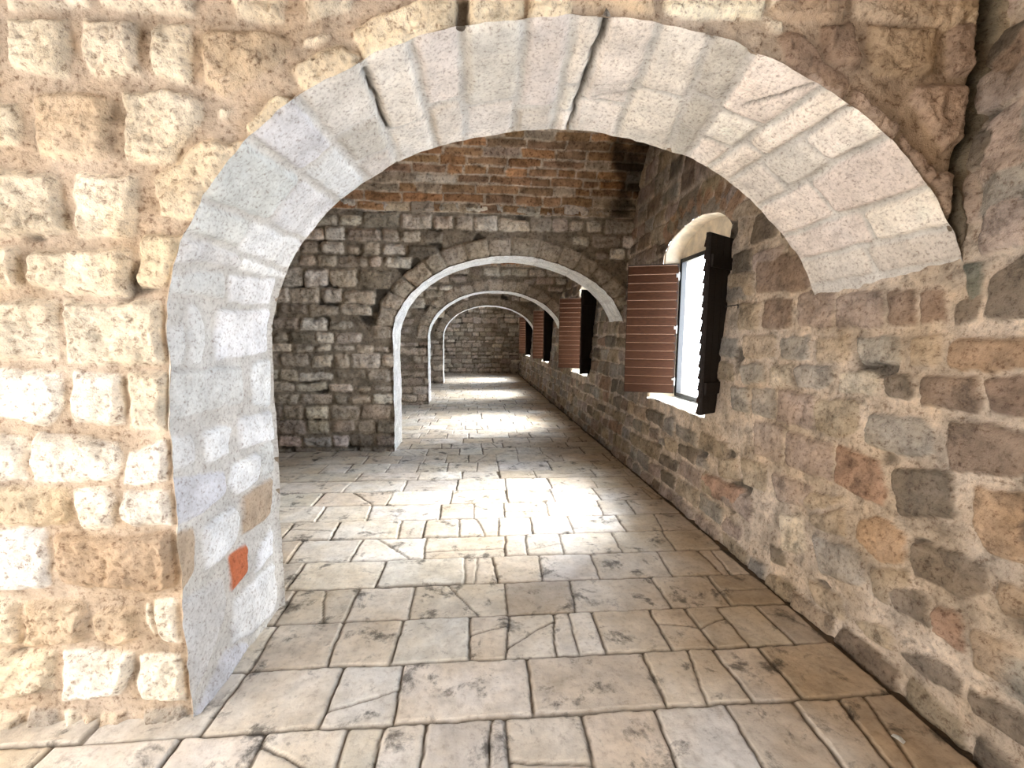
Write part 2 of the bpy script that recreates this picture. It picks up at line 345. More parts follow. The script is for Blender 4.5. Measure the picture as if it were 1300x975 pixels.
def relief(U, V, stones, H=.025, w=.03, k=.012, warp=.008, pillow=.0, prot=.006, tilt=.006, rough=(.006,14), rough2=(.003,38),
           mortar=(.5,.4,.3), mnoise=.006, seed=0, mcol_var=.15, crev=None):
    """heights (stone face near 0, joints sunk by H) and colours over the grid U x V"""
    uu, vv = np.meshgrid(U, V, indexing='ij')
    P = np.stack([uu, vv, np.full_like(uu, seed*3.7)], -1)
    wu = uu + warp*noise(P, 7, seed+1) + warp*.6*noise(P, 21, seed+2)
    wv = vv + warp*noise(P, 7, seed+3) + warp*.6*noise(P, 21, seed+4)
    best = np.full(uu.shape, -1.0); idx = np.full(uu.shape, -1, int)
    hx = np.zeros(uu.shape); C = np.zeros(uu.shape+(3,)); C[:] = mortar
    for n, s in enumerate(stones):
        p = np.array(hull([tuple(map(float,q)) for q in s['p']]))
        if len(p) < 3: continue
        lo = p.min(0)-.05; hi = p.max(0)+.05
        i0, i1 = np.searchsorted(U, lo[0]), np.searchsorted(U, hi[0])
        j0, j1 = np.searchsorted(V, lo[1]), np.searchsorted(V, hi[1])
        if i1 <= i0 or j1 <= j0: continue
        a = wu[i0:i1, j0:j1]; c = wv[i0:i1, j0:j1]
        acc = np.zeros_like(a)
        for q0, q1 in zip(p, np.roll(p, -1, 0)):
            e = q1-q0; L = math.hypot(*e)
            if L < 1e-5: continue
            d = ((c-q0[1])*e[0]-(a-q0[0])*e[1])/L
            acc += np.exp(-np.clip(d/k, -40, 40))
        sd = -k*np.log(acc)
        sub = best[i0:i1, j0:j1]; m = sd > sub
        sub[m] = sd[m]; idx[i0:i1, j0:j1][m] = n
        cen = p.mean(0); ext = (p.max(0)-p.min(0))/2+1e-3
        hh = s['prot']*prot + tilt*(s['tilt'][0]*(a-cen[0])/ext[0]+s['tilt'][1]*(c-cen[1])/ext[1])
        hx[i0:i1, j0:j1][m] = hh[m]
        C[i0:i1, j0:j1][m] = s['c']
    prof = sstep(-.004, w, best)
    cm = sstep(-.003, .008, best)[...,None]
    r = rough[0]*fbm(P, rough[1], seed+5, 2) + rough2[0]*(np.abs(noise(P, rough2[1], seed+9))*-2+.7)
    mc = np.array(mortar)*(1+mcol_var*fbm(P, 6, seed+11, 3))[...,None]
    h = -H + prof*(H + hx + r + pillow*np.sqrt(np.clip(best,0,.12)/.12)-pillow) + (1-prof)*mnoise*fbm(P, 12, seed+13, 2)
    if crev is not None:                                          # joints that have lost their mortar
        cv = (1-cm[...,0])*sstep(crev, crev+.16, fbm(P, 3.1, seed+17, 2))
        h = h-.025*cv; mc = mc*(1-.72*cv)[...,None]
    col = mc*(1-cm) + C*cm*(1+.10*fbm(P, 9, seed+15, 2))[...,None]
    return h, np.clip(col, .005, .95), prof

def grid_faces(n, m, flip=False):
    I = np.arange(n*m).reshape(n, m)
    f = np.stack([I[:-1,:-1], I[1:,:-1], I[1:,1:], I[:-1,1:]], -1)
    if flip: f = f[..., ::-1]
    return f                                                      # (n-1, m-1, 4)
def compact(verts, faces, cols):
    used = np.unique(faces); mp = np.full(len(verts), -1); mp[used] = np.arange(len(used))
    return verts[used], mp[faces], cols[used]

def steps(*seg):
    """steps((a,b,d),(b,c,d2)...) one increasing list"""
    out = []
    for a, b_, d in seg:
        n = max(1, int(round((b_-a)/d)))
        out += list(np.linspace(a, b_, n, endpoint=False))
    out.append(seg[-1][1]); return np.array(out)

def box(bm, x0, x1, y0, y1, z0, z1, bev=0, mat=None):
    r = bmesh.ops.create_cube(bm, size=1)
    M = Matrix.Translation(((x0+x1)/2,(y0+y1)/2,(z0+z1)/2)) @ Matrix.Diagonal((x1-x0,y1-y0,z1-z0,1))
    if mat is not None: M = mat @ M
    bmesh.ops.transform(bm, matrix=M, verts=r['verts'])
    if bev:
        ed = list({e for v in r['verts'] for e in v.link_edges})
        bmesh.ops.bevel(bm, geom=ed, offset=bev, segments=2, affect='EDGES', profile=.6)
def rod(bm, a, b_, r, seg=10):
    a, b_ = Vector(a), Vector(b_); d = b_-a
    M = Matrix.Translation((a+b_)/2) @ d.to_track_quat('Z','Y').to_matrix().to_4x4()
    bmesh.ops.create_cone(bm, cap_ends=True, segments=seg, radius1=r, radius2=r, depth=d.length, matrix=M)
def build(name, bm, mat, parent=None, smooth=False):
    me = bpy.data.meshes.new(name); bmesh.ops.recalc_face_normals(bm, faces=bm.faces); bm.to_mesh(me); bm.free()
    me.materials.append(mat)
    if smooth: me.polygons.foreach_set('use_smooth', [True]*len(me.polygons))
    o = bpy.data.objects.new(name, me); COL.objects.link(o)
    if parent: o.parent = parent
    return o

# ------------------------------------------------------------------ plan of the gallery (metres; x right, y along, z up)
XL = -3.3
def xr(z): return 1.93 + .085*np.asarray(z)
CROSS = [(1.80, 2.60), (6.20, 6.78), (10.60, 11.2), (15.45, 16.0)]      # front and rear of each arch wall
YBACK, YEND = -1.5, 20.0
SPRING = 3.28
WIN = [(-.75, .65), (3.67, 5.00), (7.85, 9.20), (12.12, 13.46), (16.45, 17.85)]
SILL, WSPR, WTOP = .92, 2.50, 2.82

AX = .50
def arch_params(f, first):
    if first: return 1.68-.04*f, 1.25-.02*f, 1.58-.03*f
    return 1.63, 1.14+0*f, 1.58+0*f

# ------------------------------------------------------------------ arch linings (jamb and intrados)
def lining(n, y0, y1, du, dt, first, stones, mortar, seed):
    TH = math.pi - math.radians(14)
    sA = steps((-.04, 1.565, du))
    sB = 1.565 + steps((0, TH, du/1.5))[1:]
    S = np.concatenate([sA, sB]); T = steps((0, 1, dt/(y1-y0)))
    # stones live in (s, t*depth)
    D = y1-y0
    st = [dict(s, p=[(a, t*D) for a, t in s['p']]) for s in stones]
    h, col, prof = relief(S, T*D, st, H=.018 if first else .012, w=.016, k=.008, warp=.006, prot=.007, tilt=.006,
                          rough=(.005,11), rough2=(.0016,45), mortar=mortar, mnoise=.003, seed=seed)
    s, t = np.meshgrid(S, T, indexing='ij')
    a, b_, c = arch_params(t, first)
    th = np.clip(s-1.565, 0, None)
    x = np.where(s < 1.565, AX-a, AX-a*np.cos(th)); z = np.where(s < 1.565, s/1.565*c, c+b_*np.sin(th))
    nx = np.where(s < 1.565, -1.0, -np.cos(th)*b_); nz = np.where(s < 1.565, 0.0, np.sin(th)*a)
    ln = np.hypot(nx, nz); nx /= ln; nz /= ln
    if first:                                                   # open cracks in the ring
        for (p0, p1, wd) in CRACKS:
            (s0, t0), (s1, t1) = p0, p1
            dx, dy = (s1-s0), (t1-t0)*D
            L2 = dx*dx+dy*dy
            wob = .012*noise(np.stack([s*1.3, t*D, s*0+3.3], -1), 9, 5)
            q = np.clip(((s-s0)*dx+(t-t0)*D*dy)/L2, 0, 1)
            dist = np.hypot(s-s0-q*dx+wob, (t-t0)*D-q*dy)
            g = np.exp(-(dist/wd)**2)
            h -= .035*g; col *= (1-.85*g)[...,None]
    e = np.minimum(t*D, (1-t)*D)
    h = h*sstep(0, .02, e)
    y = y0 + t*D
    B = np.stack([x, y, z], -1)
    Wd = wobble(B)
    P = B + Wd
    Be = B.copy(); Be[...,1] = y0; er = chips(Be)*np.exp(-((t*D)/.018)**2) if n < 3 else 0*t
    P[...,0] += nx*er; P[...,2] += nz*er; P[...,1] += er
    P[...,0] -= nx*h; P[...,2] -= nz*h                            # h<0 sinks into the wall (outward)
    F = grid_faces(len(S), len(T)).reshape(-1, 4)
    o = link_mesh('trim_%d' % n, P.reshape(-1,3), F, M_LINING, cols=col.reshape(-1,3))
    return structure(o)

CRACKS = [((2.553,.08),(2.545,.62),.005), ((3.14,-.02),(3.146,1.0),.006), ((3.70,0),(3.60,.35),.004), ((3.19,.62),(3.30,.55),.004)]
ST = []
for k, p in JAMB_STONES:
    c = RED_BRICK if k == 'r' else PAL[k]
    ST.append(stone(p, c, jit=.05))
splits = [[.5],[.42],[.55],[.5],[.45,.78],[.62],[.55],[.66],[.74],[.55,.8],[.68],[.5],[.42],[.45,.75],[.62],[.35,.7],[.55],[.4],[.5]]
warm = np.array([.74,.70,.66]); cool = np.array([.74,.74,.745])
tone = {11:1.12, 12:.86, 13:1.12, 14:1.0, 17:1.05, 3:.85, 4:.85}
for i in range(len(RING)-1):
    a0, a1 = RING[i]; b0, b1 = RING[i+1]
    cuts = [0.]+splits[i]+[1.]
    base = cool if i < 4 else warm*np.array([1,.985,.97])
    for q, (t0, t1) in enumerate(zip(cuts[:-1], cuts[1:])):
        g = .009
        L = lambda f0, f1, t: f0+(f1-f0)*t
        poly = [(L(a0,a1,t0)+g, t0+(.012 if t0 else -.03)), (L(b0,b1,t0)-g, t0+(.012 if t0 else -.03)), (L(b0,b1,t1)-g, t1-(.012 if t1 < 1 else -.03)), (L(a0,a1,t1)+g, t1-(.012 if t1 < 1 else -.03))]
        ST.append(stone(poly, base*tone.get(i,1), jit=.15))
lining(1, *CROSS[0], .011, .011, True, ST, (.60,.58,.55), 3)
for n, (y0, y1) in enumerate(CROSS[1:], 2):
    S2 = []; s = 0
    while s < 4.6:
        L = rng.uniform(.18, .38); sp = rng.uniform(.35,.65)
        for t0, t1 in ((-.03, sp-.015), (sp+.015, 1.03)):
            S2.append(stone([(s+.01,t0),(s+L-.01,t0),(s+L-.01,t1),(s+.01,t1)], np.array((.88,.875,.86)), jit=.05))
        s += L
    lining(n, y0, y1, .03, .045, False, S2, (.78,.77,.75), 10+n)

# ------------------------------------------------------------------ cross walls
def inside_arch(x, z, f, first):
    a, b_, c = arch_params(np.zeros_like(x)+f, first)
    e = np.where(z < c, np.abs((x-AX)/a), np.hypot((x-AX)/a, (z-c)/b_))
    return e, a, b_, c
def cross_face(U, V, y, f, first, h, col):
    x, z = np.meshgrid(U, V, indexing='ij')
    e, a, b_, c = inside_arch(x, z, f, first)
    ins = e < 1-1e-6
    n, m = x.shape
    F = grid_faces(n, m)
    cnt = ins[:-1,:-1].astype(int)+ins[1:,:-1]+ins[1:,1:]+ins[:-1,1:]
    keep = cnt < 4
    # move the vertices left inside the opening onto its edge
    x2 = np.where(ins & (z >= c), AX+(x-AX)/np.maximum(e,1e-6), x); z2 = np.where(ins & (z >= c), c+(z-c)/np.maximum(e,1e-6), z)
    lowl = ins & (z < c)
    x2 = np.where(lowl, AX+np.sign(x-AX)*a, x2)
    d = np.abs(e-1)*a*.9
    fade = sstep(0, .02, np.where(ins, 0, d))
    B = np.stack([x2, np.full_like(x2, y), z2], -1)
    P = B + wobble(B)
    if f == 0 and y < 7:
        er = chips(B)*np.exp(-(np.where(ins, 0, d)/.018)**2)
        ex = np.where(z2 < c, -1.0, (x2-AX)/a*b_); ez = np.where(z2 < c, 0.0, (z2-c)/b_*a); el = np.maximum(np.hypot(ex, ez), 1e-6)
        ex = np.where((z2 < c) & (x2 > AX), 1.0, ex)
        P[...,0] += ex/el*er; P[...,2] += ez/el*er; P[...,1] += er
    return P, F[keep], h*fade, ins
def front_extra(U, V, h, col):
    """the open, dark green joint where the first arch wall meets the side wall"""
    x, z = np.meshgrid(U, V, indexing='ij')
    P = np.stack([x*0+2.2, z*0, z], -1)
    xc = xr(z)-.035-.03*np.clip((z-2.0)/1.0,0,1)+.025*noise(P, 4, 31)+.012*noise(P,11,32)
    g = np.exp(-((x-xc)/(.016+.022*np.clip(z-2.0,0,1)))**2)*(z > 1.7)
    h -= .06*g
    gr = np.clip(np.exp(-((x-xc-.02)/.06)**2)*(z > 1.75), 0, 1)[...,None]
    col[:] = col*(1-.8*gr)+np.array((.12,.125,.095))*.8*gr
    col *= (1-.7*g)[...,None]
    brown = sstep(0, .5, x-1.05+.35*fbm(np.stack([x, z, z*0], -1), 2.4, 33, 3))[...,None]      # darker, browner colour towards this side
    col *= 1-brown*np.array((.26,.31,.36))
    return h, col

def cross_wall(name, y0, y1, U, V, stones, first, mat, kw, extra=None):
    h, col, _ = relief(U, V, stones, **kw)
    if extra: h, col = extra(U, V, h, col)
    P, F, hh, ins = cross_face(U, V, y0, 0, first, h, col)
    P[...,1] -= hh
    F = F[:, ::-1].reshape(-1,4) if False else F.reshape(-1,4)
    v1, f1, c1 = compact(P.reshape(-1,3), F, col.reshape(-1,3))
    # rear face: same masonry, coarser
    U2 = steps((U[0], -1.4, .08), (-1.4, U[-1], .04)); V2 = steps((-.05, V[-1], .04))
    st2 = courses(np.cumsum([-.05]+[.19]*20), U[0], U[-1], .2, .42, [(.36,.31,.26),(.30,.26,.21),(.42,.37,.31)], gap=.03)
    h2, col2, _ = relief(U2, V2, st2, H=.02, mortar=(.32,.27,.21), seed=77)
    P2, F2, hh2, _ = cross_face(U2, V2, y1, 1, first, h2, col2)
    P2[...,1] += hh2
    v2, f2, c2 = compact(P2.reshape(-1,3), F2.reshape(-1,4)[:, ::-1], col2.reshape(-1,3))
    o = link_mesh(name, np.concatenate([v1,v2]), np.concatenate([f1, f2+len(v1)]), mat, cols=np.concatenate([c1,c2]))
    return structure(o)

# wall with the first arch: stones as seen, plus plain courses outside the view
FS = [stone(p, PAL[k], jit=.04) for k, p in FRONT_STONES]
FS += courses([-.05,.1,.31,.53,.75,.9,1.12,1.4,1.78,2.0,2.25,2.55,2.8,3.1,3.4], -3.3, -1.98, .25, .45, [PAL['w'],PAL['W'],PAL['t']], gap=.035,
              skip=lambda u, v: u > -2.1)
FS += courses([2.86,3.1,3.34], -1.95, 2.4, .25, .45, [PAL['w'],PAL['t']], gap=.035)
U = np.unique(np.concatenate([steps((-3.3,-2.1,.04),(-2.1,2.36,.008)), [AX-1.68]])); V = steps((-.05,3.0,.008),(3.0,3.42,.04))
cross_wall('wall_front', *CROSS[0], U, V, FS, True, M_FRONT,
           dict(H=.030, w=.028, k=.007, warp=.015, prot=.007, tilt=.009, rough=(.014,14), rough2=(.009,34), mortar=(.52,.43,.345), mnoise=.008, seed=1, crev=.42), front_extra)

# second wall: small coursed rubble (course heights as seen)
cb = [-.05,.06,.25,.45,.66,.83,.98,1.17,1.38,1.50,1.68,1.87,2.05,2.26,2.53,2.70,2.87,3.06,3.26,3.45]
def ring_stones(lo, hi, col):
    out = []; th = 0.
    while th < math.pi:
        d = rng.uniform(.14,.26); g = .004
        q = []
        for tt, r in ((th+g,lo),(th+d-g,lo),(th+d-g,hi),(th+g,hi)):
            q.append((AX-(1.63+r)*math.cos(tt), 1.58+(1.14+r)*math.sin(tt)))
        out.append(stone(q, col, prot=-.6, jit=.07)); th += d
    return out
grey = [(.54,.475,.40),(.46,.40,.335),(.62,.56,.48),(.70,.645,.58),(.36,.305,.25)]
def above_ring(u, v):
    if v < 1.55: return False
    return math.hypot((u-AX)/(1.63+.36), (v-1.58)/(1.14+.36)) < 1
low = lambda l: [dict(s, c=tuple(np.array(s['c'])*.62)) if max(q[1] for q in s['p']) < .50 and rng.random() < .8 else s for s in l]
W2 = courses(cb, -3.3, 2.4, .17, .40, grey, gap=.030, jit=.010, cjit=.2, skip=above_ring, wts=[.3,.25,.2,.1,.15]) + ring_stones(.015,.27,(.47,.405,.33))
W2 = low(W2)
U = np.unique(np.concatenate([steps((-3.3,-2.9,.06),(-2.9,2.36,.016)), [AX-1.63]])); V = steps((-.05,3.42,.016))
KW2 = dict(H=.036, w=.035, k=.014, warp=.014, prot=.014, tilt=.014, rough=(.018,11), rough2=(.010,26), pillow=.008, crev=.3, mortar=(.25,.21,.165), mnoise=.010, seed=21)
cross_wall('wall_second', *CROSS[1], U, V, W2, False, M_CROSS, KW2)
for nm, (y0, y1), d, sd in (('wall_third', CROSS[2], .026, 22), ('wall_fourth', CROSS[3], .035, 23)):
    Wn = courses(cb, -3.3, 2.4, .2, .42, grey, gap=.035, jit=.012, cjit=.2, skip=above_ring, wts=[.3,.25,.2,.1,.15]) + ring_stones(.015,.27,(.47,.405,.33))
    U = np.unique(np.concatenate([steps((-3.3,-1.5,.08),(-1.5,2.36,d)), [AX-1.63]])); V = steps((-.05,3.42,d))
    cross_wall(nm, y0, y1, U, V, Wn, False, M_CROSS, dict(KW2, seed=sd))

# plain walls at the two ends and along the left
def plain_wall(name, U, V, to3, sign_axis, sgn, stones, mat, kw, flip=False):
    h, col, _ = relief(U, V, stones, **kw)
    u, v = np.meshgrid(U, V, indexing='ij')
    B = to3(u, v); P = B + wobble(B); P[..., sign_axis] += sgn*h
    F = grid_faces(len(U), len(V), flip).reshape(-1,4)
    return P, F, col
We = courses(cb+[3.7,3.95,4.2,4.45,4.7,4.95,5.3], -3.3, 3.2, .2, .45, grey, gap=.035, cjit=.2)
U = steps((-3.3,-1.4,.10),(-1.4,2.9,.04)); V = steps((-.05,3.0,.04),(3.0,5.4,.1))
P, F, c = plain_wall('wall_end', U, V, lambda u, v: np.stack([u, u*0+YEND, v], -1), 1, -1, We, M_CROSS, dict(KW2, seed=31))
structure(link_mesh('wall_end', P.reshape(-1,3), F, M_CROSS, cols=c.reshape(-1,3)))
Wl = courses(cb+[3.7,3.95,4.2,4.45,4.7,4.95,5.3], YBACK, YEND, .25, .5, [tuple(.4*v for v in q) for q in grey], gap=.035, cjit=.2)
U = steps((YBACK-.1,YEND+.1,.06)); V = steps((-.05,5.4,.06))
DOOR = (-1.15, .95, 2.5)                                            # open doorway on the left, beside the photographer
U = np.unique(np.concatenate([U, DOOR[:2]])); V = np.unique(np.concatenate([V, [DOOR[2]]]))
P, F, c = plain_wall('wall_left', U, V, lambda u, v: np.stack([u*0+XL, u, v], -1), 0, 1, Wl, M_CROSS, dict(KW2, seed=32), True)
uc = (U[:-1]+U[1:])/2; vc = (V[:-1]+V[1:])/2
hole = ((uc > DOOR[0]) & (uc < DOOR[1]))[:,None] & (vc < DOOR[2])[None,:]
structure(link_mesh('wall_left', P.reshape(-1,3), F.reshape(len(uc), len(vc), 4)[~hole], M_CROSS, cols=c.reshape(-1,3)))
U = steps((-3.3,2.9,.07)); V = steps((-.05,5.4,.07))
P, F, c = plain_wall('wall_back', U, V, lambda u, v: np.stack([u, u*0+YBACK, v], -1), 1, 1, courses(cb+[3.7,4,4.3,4.6,5,5.3], -3.3, 2.9, .25,.5, grey, gap=.035), M_CROSS, dict(KW2, seed=33), True)
structure(link_mesh('wall_back', P.reshape(-1,3), F, M_CROSS, cols=c.reshape(-1,3)))

# ------------------------------------------------------------------ right wall with its window openings
def head(y, w):
    y0, y1 = w; q = (np.asarray(y)-(y0+y1)/2)/((y1-y0)/2)
    return WSPR + (WTOP-WSPR)*np.sqrt(np.clip(1-.92*q*q, 0, 1))-.02
traced = lambda u, v: 1.3 < u < 3.45 and .1 < v < 2.0 and (v > .75-.35*(u-1.5)/2 or u < 2.9) and not (u > 3.05 and v < .5)
sidec = [PAL['g'],PAL['t'],PAL['p'],PAL['d'],PAL['k'],PAL['y'],PAL['r']]
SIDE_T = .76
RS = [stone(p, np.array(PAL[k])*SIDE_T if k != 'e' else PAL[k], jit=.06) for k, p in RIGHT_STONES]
rb = [-.05,.10,.28,.46,.62,.80,1.04,1.26,1.46,1.66,1.88,2.10,2.32,2.55,2.75,2.95,3.15,3.4,3.65,3.9,4.2,4.5,4.8,5.1,5.4]
def rskip(u, v):
    if traced(u, v): return True
    for w in WIN:
        if w[0]-.05 < u < w[1]+.05 and SILL-.05 < v < head(u, w)+.02: return True
    return False
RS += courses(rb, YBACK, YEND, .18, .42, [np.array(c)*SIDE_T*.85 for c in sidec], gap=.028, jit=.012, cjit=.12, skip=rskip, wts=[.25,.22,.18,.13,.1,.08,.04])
# voussoirs over each window
for w in WIN[:3]:
    for q in np.linspace(-1.0, 1.0, 10)[:-1]:
        yc = (w[0]+w[1])/2; hw = (w[1]-w[0])/2
        pts = [(yc+hw*(q+.015), float(head(yc+hw*q, w))+.02), (yc+hw*(q+.2), float(head(yc+hw*(q+.2), w))+.02),
               (yc+hw*(q+.2)*1.3, float(head(yc+hw*(q+.2), w))+.27), (yc+hw*(q+.015)*1.3, float(head(yc+hw*q, w))+.27)]
        RS.append(stone(pts, (.40,.27,.19), jit=.12))
U = steps((YBACK-.1,1.4,.06),(1.4,3.6,.0105),(3.6,6.3,.016),(6.3,11,.03),(11,20.1,.05))
U = np.unique(np.round(np.concatenate([U]+[list(w) for w in WIN]), 5)); V = np.unique(np.round(np.concatenate([steps((-.05,2.95,.012),(2.95,5.4,.05)), [SILL]]), 5))
h, col, _ = relief(U, V, RS, H=.020, w=.016, k=.008, warp=.014, prot=.008, tilt=.010, rough=(.009,11), rough2=(.005,34), crev=.36, mortar=(.55,.47,.39), mnoise=.006, seed=41, mcol_var=.3)
u, v = np.meshgrid(U, V, indexing='ij')
inw = np.zeros(u.shape, bool); fade = np.ones(u.shape); v2 = v.copy()
for w in WIN:
    hd = head(u, w)
    s = (u >= w[0]-1e-6) & (u <= w[1]+1e-6) & (v >= SILL-1e-6) & (v <= hd)
    strict = (u > w[0]+1e-6) & (u < w[1]-1e-6) & (v > SILL+1e-6) & (v <= hd)
    d = np.maximum(np.maximum(w[0]-u, u-w[1]), np.maximum(SILL-v, v-hd))
    fade = np.minimum(fade, sstep(0, .03, d))
    inw |= s
    edge = strict & (hd-v < .1)
    v2 = np.where(edge, hd, v2)
F = grid_faces(len(U), len(V), True)
allin = inw[:-1,:-1] & inw[1:,:-1] & inw[1:,1:] & inw[:-1,1:]
B = np.stack([xr(v2), u, v2], -1); P = B + wobble(B); P[...,0] -= h*fade
vv, ff, cc = compact(P.reshape(-1,3), F[~allin].reshape(-1,4), col.reshape(-1,3))
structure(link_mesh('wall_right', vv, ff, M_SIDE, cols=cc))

# ------------------------------------------------------------------ floor of flagstones
slabcol = [(.72,.68,.62),(.66,.60,.52),(.78,.75,.71),(.63,.58,.51),(.70,.68,.65)]
FSN = []
def slab(poly):
    poly = [(min(px, 1.895), py) for px, py in poly]
    if poly[1][0]-poly[0][0] < .04: return
    c = slabcol[rng.choice(5, p=[.3,.22,.2,.13,.15])]
    parts = [poly]
    if rng.random() < .28:                                       # a cracked slab
        (a, b_, c_, d) = [np.array(q) for q in poly]
        f0, f1 = rng.uniform(.15,.85,2); m0, m1 = a+(b_-a)*f0, d+(c_-d)*f1
        if rng.random() < .4: m0, m1 = a+(d-a)*f0, b_+(c_-b_)*f1; parts = [[a,b_,m1-(0,.002),m0-(0,.002)],[m0+(0,.002),m1+(0,.002),c_,d]]
        else: parts = [[a,m0-(.002,0),m1-(.002,0),d],[m0+(.002,0),b_,c_,m1+(.002,0)]]
    s0 = stone(poly, c, jit=.07)
    for q in parts: FSN.append(dict(s0, p=[tuple(k) for k in q], tilt=rng.uniform(-1,1,2)))
g = .0035
ROWB = [1.335]+ROW_Y
for i, js in enumerate(ROW_JOINTS):
    y0, y1 = ROWB[i], ROWB[i+1]                                # joints: (x at far edge, x at near edge)
    js = sorted(js)
    L = []; x = js[0][0]
    while x > XL-.3: x -= rng.uniform(.38,.62); L.append((x, x+rng.normal(0,.01)))
    Rr = []; x = js[-1][0]
    while x < 2.3: x += rng.uniform(.30,.5); Rr.append((x, x))
    js = L[::-1]+js+Rr
    for (a0, a1), (b0, b1) in zip(js[:-1], js[1:]):
        slab([(a1+g, y0+g), (b1-g, y0+g), (b0-g, y1-g), (a0+g, y1-g)])
def slab_rows(ya, yb):
    y = ya
    while y < yb:
        d = rng.uniform(.30,.38); x = XL-.3-rng.uniform(0,.4)
        while x < 2.3:
            l = rng.uniform(.28,.72); slab([(x+g,y+g),(x+l-g,y+g),(x+l-g+rng.normal(0,.01),y+d-g),(x+g,y+d-g)]); x += l
        y += d
slab_rows(ROW_Y[-1], 20.2)
slab_rows(1.335-.35*13, 1.30)
U = steps((-4.3,-1.9,.03),(-1.9,2.15,.009)); V = steps((YBACK-.1,1.3,.06),(1.3,3.0,.0075),(3.0,4.6,.012),(4.6,7.0,.022),(7,12,.04),(12,20.2,.07))
h, col, _ = relief(U, V, FSN, H=.014, w=.009, k=.004, warp=.009, prot=.004, tilt=.003, rough=(.003,8), rough2=(.0012,30), mortar=(.12,.095,.07), mnoise=.004, seed=51)
u, v = np.meshgrid(U, V, indexing='ij')
side_tone = sstep(0, .7, u-1.0+.55*fbm(np.stack([u, v, u*0], -1), 1.3, 55, 4))[...,None]                 # darker and browner towards the side wall, with an uneven edge
col = col*.90*(1-side_tone*np.array((.18,.27,.38)))
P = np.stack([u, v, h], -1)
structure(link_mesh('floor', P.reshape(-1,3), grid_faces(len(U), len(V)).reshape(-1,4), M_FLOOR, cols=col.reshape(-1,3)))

# ------------------------------------------------------------------ barrel vaults across each bay
bays = [(YBACK, CROSS[0][0])]+[(CROSS[i][1], CROSS[i+1][0]) for i in range(3)]+[(CROSS[3][1], YEND)]
for n, (ya, yb) in enumerate(bays):
    r = (yb-ya)/2; yc = (ya+yb)/2
    fine = n == 1
    U = steps((-4.3,-2.2,.08),(-2.2,2.7,.018)) if fine else steps((-4.3,2.8,.07))
    Lh = math.pi*r
    V = steps((0,Lh*.55,.018),(Lh*.55,Lh,.06)) if fine else steps((0,Lh,.07))
    bnd = [0]; 
    while bnd[-1] < Lh: bnd.append(bnd[-1]+rng.uniform(.115,.15))
    VB = courses(bnd, -4.3, 2.8, .22, .60, [(.40,.215,.105),(.34,.20,.11),(.46,.27,.14),(.29,.18,.11),(.42,.33,.24)], gap=.018, jit=.006, cjit=.2)
    for s_ in VB:
        if rng.random() < .02: s_['c'] = (.62,.54,.44)
    h, col, _ = relief(U, V, VB, H=.010, w=.02, k=.008, warp=.008, prot=.006, tilt=.004, rough=(.008,12), rough2=(.005,32), mortar=(.56,.46,.35), mnoise=.005, seed=60+n)
    u, s = np.meshgrid(U, V, indexing='ij')
    soot = sstep(.05,.45, .55*fbm(np.stack([u, s, u*0], -1), 1.6, 90, 4)-.45+.75*sstep(.9,1.9,u))
    col = col*(1-.8*soot)[...,None]
    th = s/r                                                       # 0 at the far springing
    rr = r - h
    P = np.stack([u, yc+rr*np.cos(th), SPRING+(rr*np.sin(th))*.92], -1)
    B = np.stack([u, yc+r*np.cos(th), SPRING+r*np.sin(th)], -1)
    P += wobble(B)
    structure(link_mesh('ceiling' if n == 0 else 'ceiling_%d' % n, P.reshape(-1,3), grid_faces(len(U), len(V)).reshape(-1,4), M_VAULT, cols=col.reshape(-1,3)))

